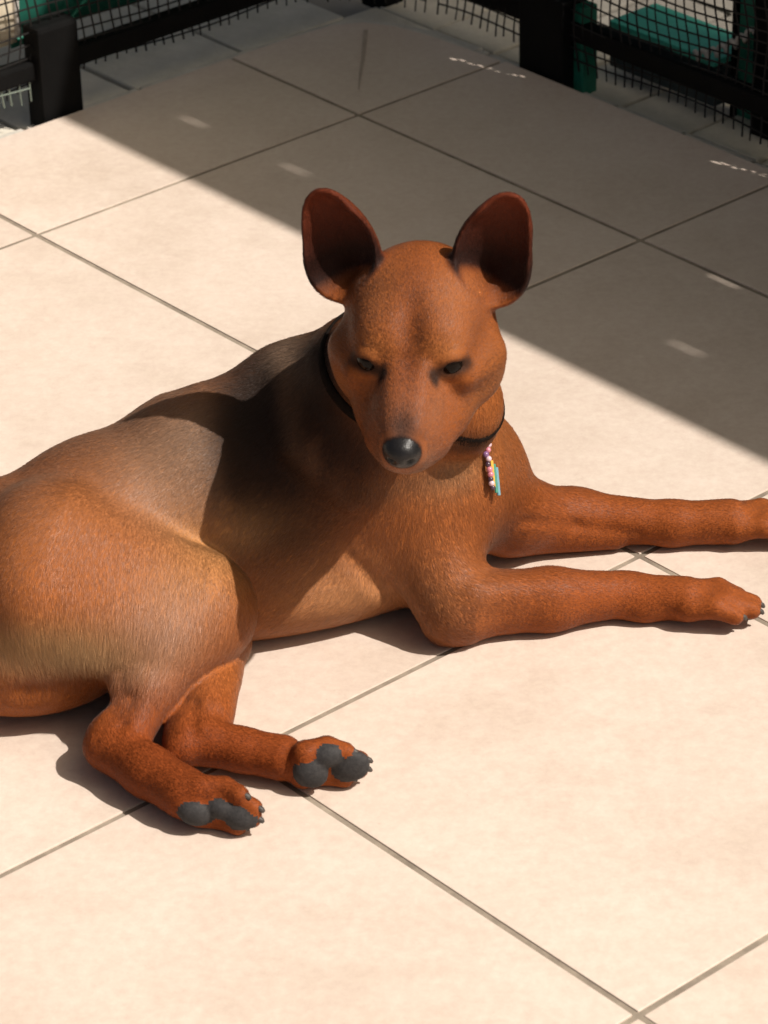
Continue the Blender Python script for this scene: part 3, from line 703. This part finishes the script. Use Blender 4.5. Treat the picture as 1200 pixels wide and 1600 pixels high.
# ---- fur
FLOW = [  # (where, spread, combing direction)
    (H(60, 0, 5), .022, -HF*.9+HU*.3), (H(20, 0, 38), .03, -HF), (H(30, 45, -15), .026, -HF*.8+HL*.5-HU*.6), (H(30, -45, -15), .026, -HF*.8-HL*.5-HU*.6),
    (H(85, 18, -15), .014, -HF+HL*.6-HU*.3), (H(85, -18, -15), .014, -HF-HL*.6-HU*.3), (H(60, 0, -45), .025, -HF-HU*.4),
    (ear_frame(-1)[0]+ear_frame(-1)[1]*.03, .022, ear_frame(-1)[1]), (ear_frame(1)[0]+ear_frame(1)[1]*.03, .022, ear_frame(1)[1]),
    ((0, -.05, .16), .05, (-.4, .0, -.9)), ((.05, -.06, .11), .045, (.1, -.1, -1)), ((-.06, -.07, .12), .05, (-.85, -.4, -.45)), ((-.14, -.1, .12), .05, (-.85, -.45, -.35)),
    ((-.22, -.14, .10), .05, (-.8, -.4, -.6)), (V(-0.1446, -0.1705, 0.0800), .045, (-.15, -.45, -.85)), (V(-0.1758, -0.2103, 0.0600), .03, (.15, -.35, -.9)), (V(-0.1069, -0.1745, 0.0600), .03, (.0, -.5, -.85)),
    (V(-0.1290, -0.2346, 0.0400), .025, (-.5, -.7, -.3)), (V(-0.1208, -0.2910, 0.0200), .03, (.75, -.6, 0)), (V(-0.1001, -0.2262, 0.0300), .025, (-.2, -.8, -.3)), (V(-0.0631, -0.2712, 0.0200), .03, (1, -.1, 0)),
    ((-.04, -.10, .05), .05, (-.8, -.2, -.5)), (V(0.0292, -0.1013, 0.0700), .035, (.25, -.2, -.9)), (V(0.0568, -0.1262, 0.0300), .03, (.8, 0, -.3)), (V(0.1436, -0.0988, 0.0200), .05, (1, .1, -.1)),
    (V(0.0602, -0.0636, 0.0800), .035, (.5, 0, -.8)), (V(0.1454, -0.0027, 0.0200), .06, (1, 0, -.1)), (V(-0.1959, -0.2198, 0.0300), .04, (.3, -.2, -.5))]
def fur(count):
    tri = Q; A = X[Q[:, 0]]; area = .5*np.linalg.norm(np.cross(X[Q[:, 2]]-A, X[Q[:, 3]]-X[Q[:, 1]]), axis=1)
    okf = (fm == 0); w = area*okf*np.where(X[Q[:, 0], 2] < .004, .1, 1.0); w = w/w.sum()
    fi = rng.choice(len(Q), count, p=w); u, v = rng.random(count)[:, None], rng.random(count)[:, None]
    def bil(Y): return (Y[Q[fi, 0]]*(1-u)+Y[Q[fi, 1]]*u)*(1-v)+(Y[Q[fi, 3]]*(1-u)+Y[Q[fi, 2]]*u)*v
    P = bil(X); n_ = bil(VN); n_ /= np.linalg.norm(n_, axis=1)[:, None]; C = bil(COLV)
    D = np.zeros_like(P)
    for c, s, d in FLOW: D += nrm(d)*(np.exp(-.5*((P-V(c))**2).sum(1)/s**2)+1e-4/(1+((P-V(c))**2).sum(1)/s**2))[:, None]
    D += rng.normal(0, .11, P.shape)*np.linalg.norm(D, axis=1)[:, None]
    D -= n_*(D*n_).sum(1)[:, None]; D /= np.maximum(np.linalg.norm(D, axis=1), 1e-9)[:, None]
    h = headlocal(P)
    L = np.full(count, .0038); L = np.where((np.abs(h).max(1) < 75) | (h[:, 0] > 40) & (np.abs(h).max(1) < 120), .0022, L)
    L *= 1+2.2*gauss(P, (-0.1727, -0.2329, 0.0656), V(.05, .05, .012))+.5*gauss(P, (-.02, -.06, .17), V(.04, .05, .03))
    leg = np.clip((.045-P[:, 2])/.02, 0, 1)*np.where((P[:, 0] > .06) | (P[:, 1] < -.20), 1, 0); L *= 1-.6*leg
    for s in (-1, 1):
        B, ax, Nn = ear_frame(s); t = (P-B)@ax; L = np.where((t > .004) & (np.linalg.norm(P-B-ax*.03, axis=1) < .045), .0018, L)
    hd = np.minimum(np.linalg.norm(h-V(46, 25, 12), axis=1), np.linalg.norm(h-V(46, -25, 12), axis=1)); L = np.where(hd < 11, .0009, L)
    nz = np.linalg.norm(h-V(96, 0, -6), axis=1); L = np.where(nz < 15, .0007, L)
    pd = np.min([p.d(P) for p in PADG], 0); L = np.where(pd < .004, .0012, L)
    L *= rng.uniform(.65, 1.25, count); lift = rng.uniform(.10, .28, count)[:, None]
    p1 = P+L[:, None]*.45*(D*.92+n_*lift*1.05); p2 = P+L[:, None]*(D*.97+n_*lift*.62)+rng.normal(0, .05, P.shape)*L[:, None]
    p0 = P-n_*.0004; p2[:, 2] = np.maximum(p2[:, 2], .0004); p1[:, 2] = np.maximum(p1[:, 2], .0004)
    cv = bpy.data.hair_curves.new("fur"); cv.add_curves([3]*count)
    cv.position_data.foreach_set('vector', np.stack([p0, p1, p2], 1).astype(np.float32).ravel())
    rad = np.stack([np.full(count, .000055), np.full(count, .00005), np.full(count, .000015)], 1).astype(np.float32).ravel()
    ra = cv.attributes.get('radius') or cv.attributes.new('radius', 'FLOAT', 'POINT'); ra.data.foreach_set('value', rad)
    val = rng.lognormal(0, .13, count)[:, None]; tip = rng.random(count)[:, None] < .10
    C = np.clip(C*val*np.where(tip, .65, 1.04), 0, 1)
    cc = cv.attributes.new('coat', 'FLOAT_COLOR', 'CURVE'); cc.data.foreach_set('color', np.concatenate([C, np.ones((count, 1))], 1).astype(np.float32).ravel())
    sn = n_+rng.normal(0, .15, P.shape); sn /= np.linalg.norm(sn, axis=1)[:, None]      # hairs lie flat: they shade like the skin they cover
    na = cv.attributes.new('lie', 'FLOAT_VECTOR', 'CURVE'); na.data.foreach_set('vector', sn.astype(np.float32).ravel())
    n = N("dog_fur", .42, .24); at = n.new("ShaderNodeAttribute"); at.attribute_name = "coat"; n.color(at.outputs['Color'])
    hb = n.new("ShaderNodeBsdfHair"); hb.component = 'Reflection'; hb.inputs['RoughnessU'].default_value = .14; hb.inputs['RoughnessV'].default_value = .35
    n.ln(n.mix(.55, at.outputs['Color'], (.85, .80, .78)), hb.inputs['Color'])
    ms = n.new("ShaderNodeMixShader"); ms.inputs[0].default_value = .03
    mr = n.new("ShaderNodeMapRange"); mr.inputs[1].default_value = .02; mr.inputs[2].default_value = .16; mr.inputs[3].default_value = .04; mr.inputs[4].default_value = .30   # black hair hardly shines
    bw = n.new("ShaderNodeRGBToBW"); n.ln(at.outputs['Color'], bw.inputs[0]); n.ln(bw.outputs[0], mr.inputs[0]); n.ln(mr.outputs[0], n.b.inputs['Specular IOR Level'])
    nl = n.new("ShaderNodeAttribute"); nl.attribute_name = "lie"; n.ln(nl.outputs['Vector'], n.b.inputs['Normal'])
    n.ln(n.b.outputs[0], ms.inputs[1]); n.ln(hb.outputs[0], ms.inputs[2]); n.ln(ms.outputs[0], n.t.nodes["Material Output"].inputs['Surface'])
    cv.materials.append(n.m); o = bpy.data.objects.new("fur", cv); dogpart(o); o['kind'] = 'stuff'; return o
fur(850000)
scene.cycles_curves.shape = 'RIBBONS'; scene.cycles_curves.subdivisions = 2

# ---------------------------------------------------------------- collar with its beaded tag
def collar_ring(c, ax, n=72, off=-.0001):
    ax = nrm(ax); e1 = nrm(np.cross(ax, (0, 0, 1))); e2 = np.cross(ax, e1); out = []
    for k in range(n):
        t = 2*math.pi*k/n; d = e1*math.cos(t)+e2*math.sin(t); r = .03
        for _ in range(30): r -= (float(NECK.d((V(c)+d*r)[None])[0])-off)*.7
        out.append((V(c)+d*r, d))
    return out, ax
ring, rax = collar_ring((.020, -.092, .166), (.030, -.028, .060))
collar = empty("collar", ring[0][0]); tag(collar, "dark collar with beads and striped ribbon round the dog's neck", "collar")
M_strap = mottled("dark_strap", (.006, .004, .0035), (.012, .009, .007), 200, .9, .4, spec=.05)
bm = bmesh.new(); rings_ = []
for P, d in ring:
    rings_.append([bm.verts.new(P+rax*.0038*i+d*.0009*j) for i, j in ((-1, -1), (1, -1), (1, 1), (-1, 1))])
for k in range(len(rings_)):
    A, B = rings_[k], rings_[(k+1) % len(rings_)]
    for c in range(4): bm.faces.new((A[c], A[(c+1) % 4], B[(c+1) % 4], B[c]))
mesh("strap", bm, M_strap, collar, True)
TN = nrm((.80, -.45, .38))
M_beads = [N("bead_"+k, .25, .6).color(c).m for k, c in (("pink", (.55, .20, .26)), ("violet", (.20, .10, .22)), ("pale", (.62, .45, .50)), ("dark", (.06, .03, .05)))]
for k, (p, r, m_) in enumerate([((.0664, -.0738, .1205), 1.7, 1), ((.0670, -.0762, .1165), 2.1, 2), ((.0668, -.0782, .1138), 1.8, 0), ((.0655, -.0805, .1120), 2.0, 1), ((.0672, -.0815, .1095), 1.9, 2),
                               ((.0668, -.0838, .1068), 1.8, 3), ((.0678, -.0850, .1040), 2.0, 0), ((.0684, -.0862, .1012), 2.0, 0), ((.0684, -.0874, .0985), 1.8, 3), ((.0690, -.0885, .0962), 1.9, 2), ((.0696, -.0893, .0936), 1.7, 3)]):
    bm = bmesh.new(); bmesh.ops.create_icosphere(bm, subdivisions=3, radius=r*.001, matrix=Matrix.Translation(Vector(V(p)+TN*.0035))); mesh("bead", bm, M_beads[m_], collar, True)
for k, (off, c, t0, t1) in enumerate(((.0036, (.62, .36, .06), .0, .74), (.0056, (.07, .24, .17), .10, .90), (.0075, (.14, .30, .36), .20, .98))):
    n = N("ribbon_"+("yellow", "green", "blue")[k], .75, .2); w = n.new("ShaderNodeTexWave"); w.inputs['Scale'].default_value = 420; n.ln(n.coord(), w.inputs['Vector'])
    n.color(c); n.ln(n.bump(w.outputs['Fac'], .4, .0004), n.b.inputs['Normal'])
    a_, b_ = V(.0688, -.0800, .1075), V(.0722, -.0915, .0885); sd = nrm(np.cross(b_-a_, TN)); sd = sd*(1 if sd[0] > 0 else -1)
    p, q = a_+(b_-a_)*t0+sd*(off-.003)+TN*.003, a_+(b_-a_)*t1+sd*(off-.0035)+TN*.0022
    bm = bmesh.new(); beam(bm, p, q, .0024, .0016, .0006, TN); mesh("ribbon_stripe", bm, n.m, collar)

M_metal = N("steel", .25, .5).color((.55, .53, .50)).m; M_metal.node_tree.nodes["Principled BSDF"].inputs['Metallic'].default_value = 1.0
bm = bmesh.new(); rc = V(.0662, -.0722, .1238)+TN*.0035; u_ = nrm(np.cross(TN, (0, 0, 1))); w_ = np.cross(TN, u_)
tube(bm, [rc+(u_*math.cos(t)+w_*math.sin(t))*.0028 for t in np.linspace(0, 2*math.pi*.98, 24)], .00055, 8); mesh("tag_ring", bm, M_metal, collar, True)
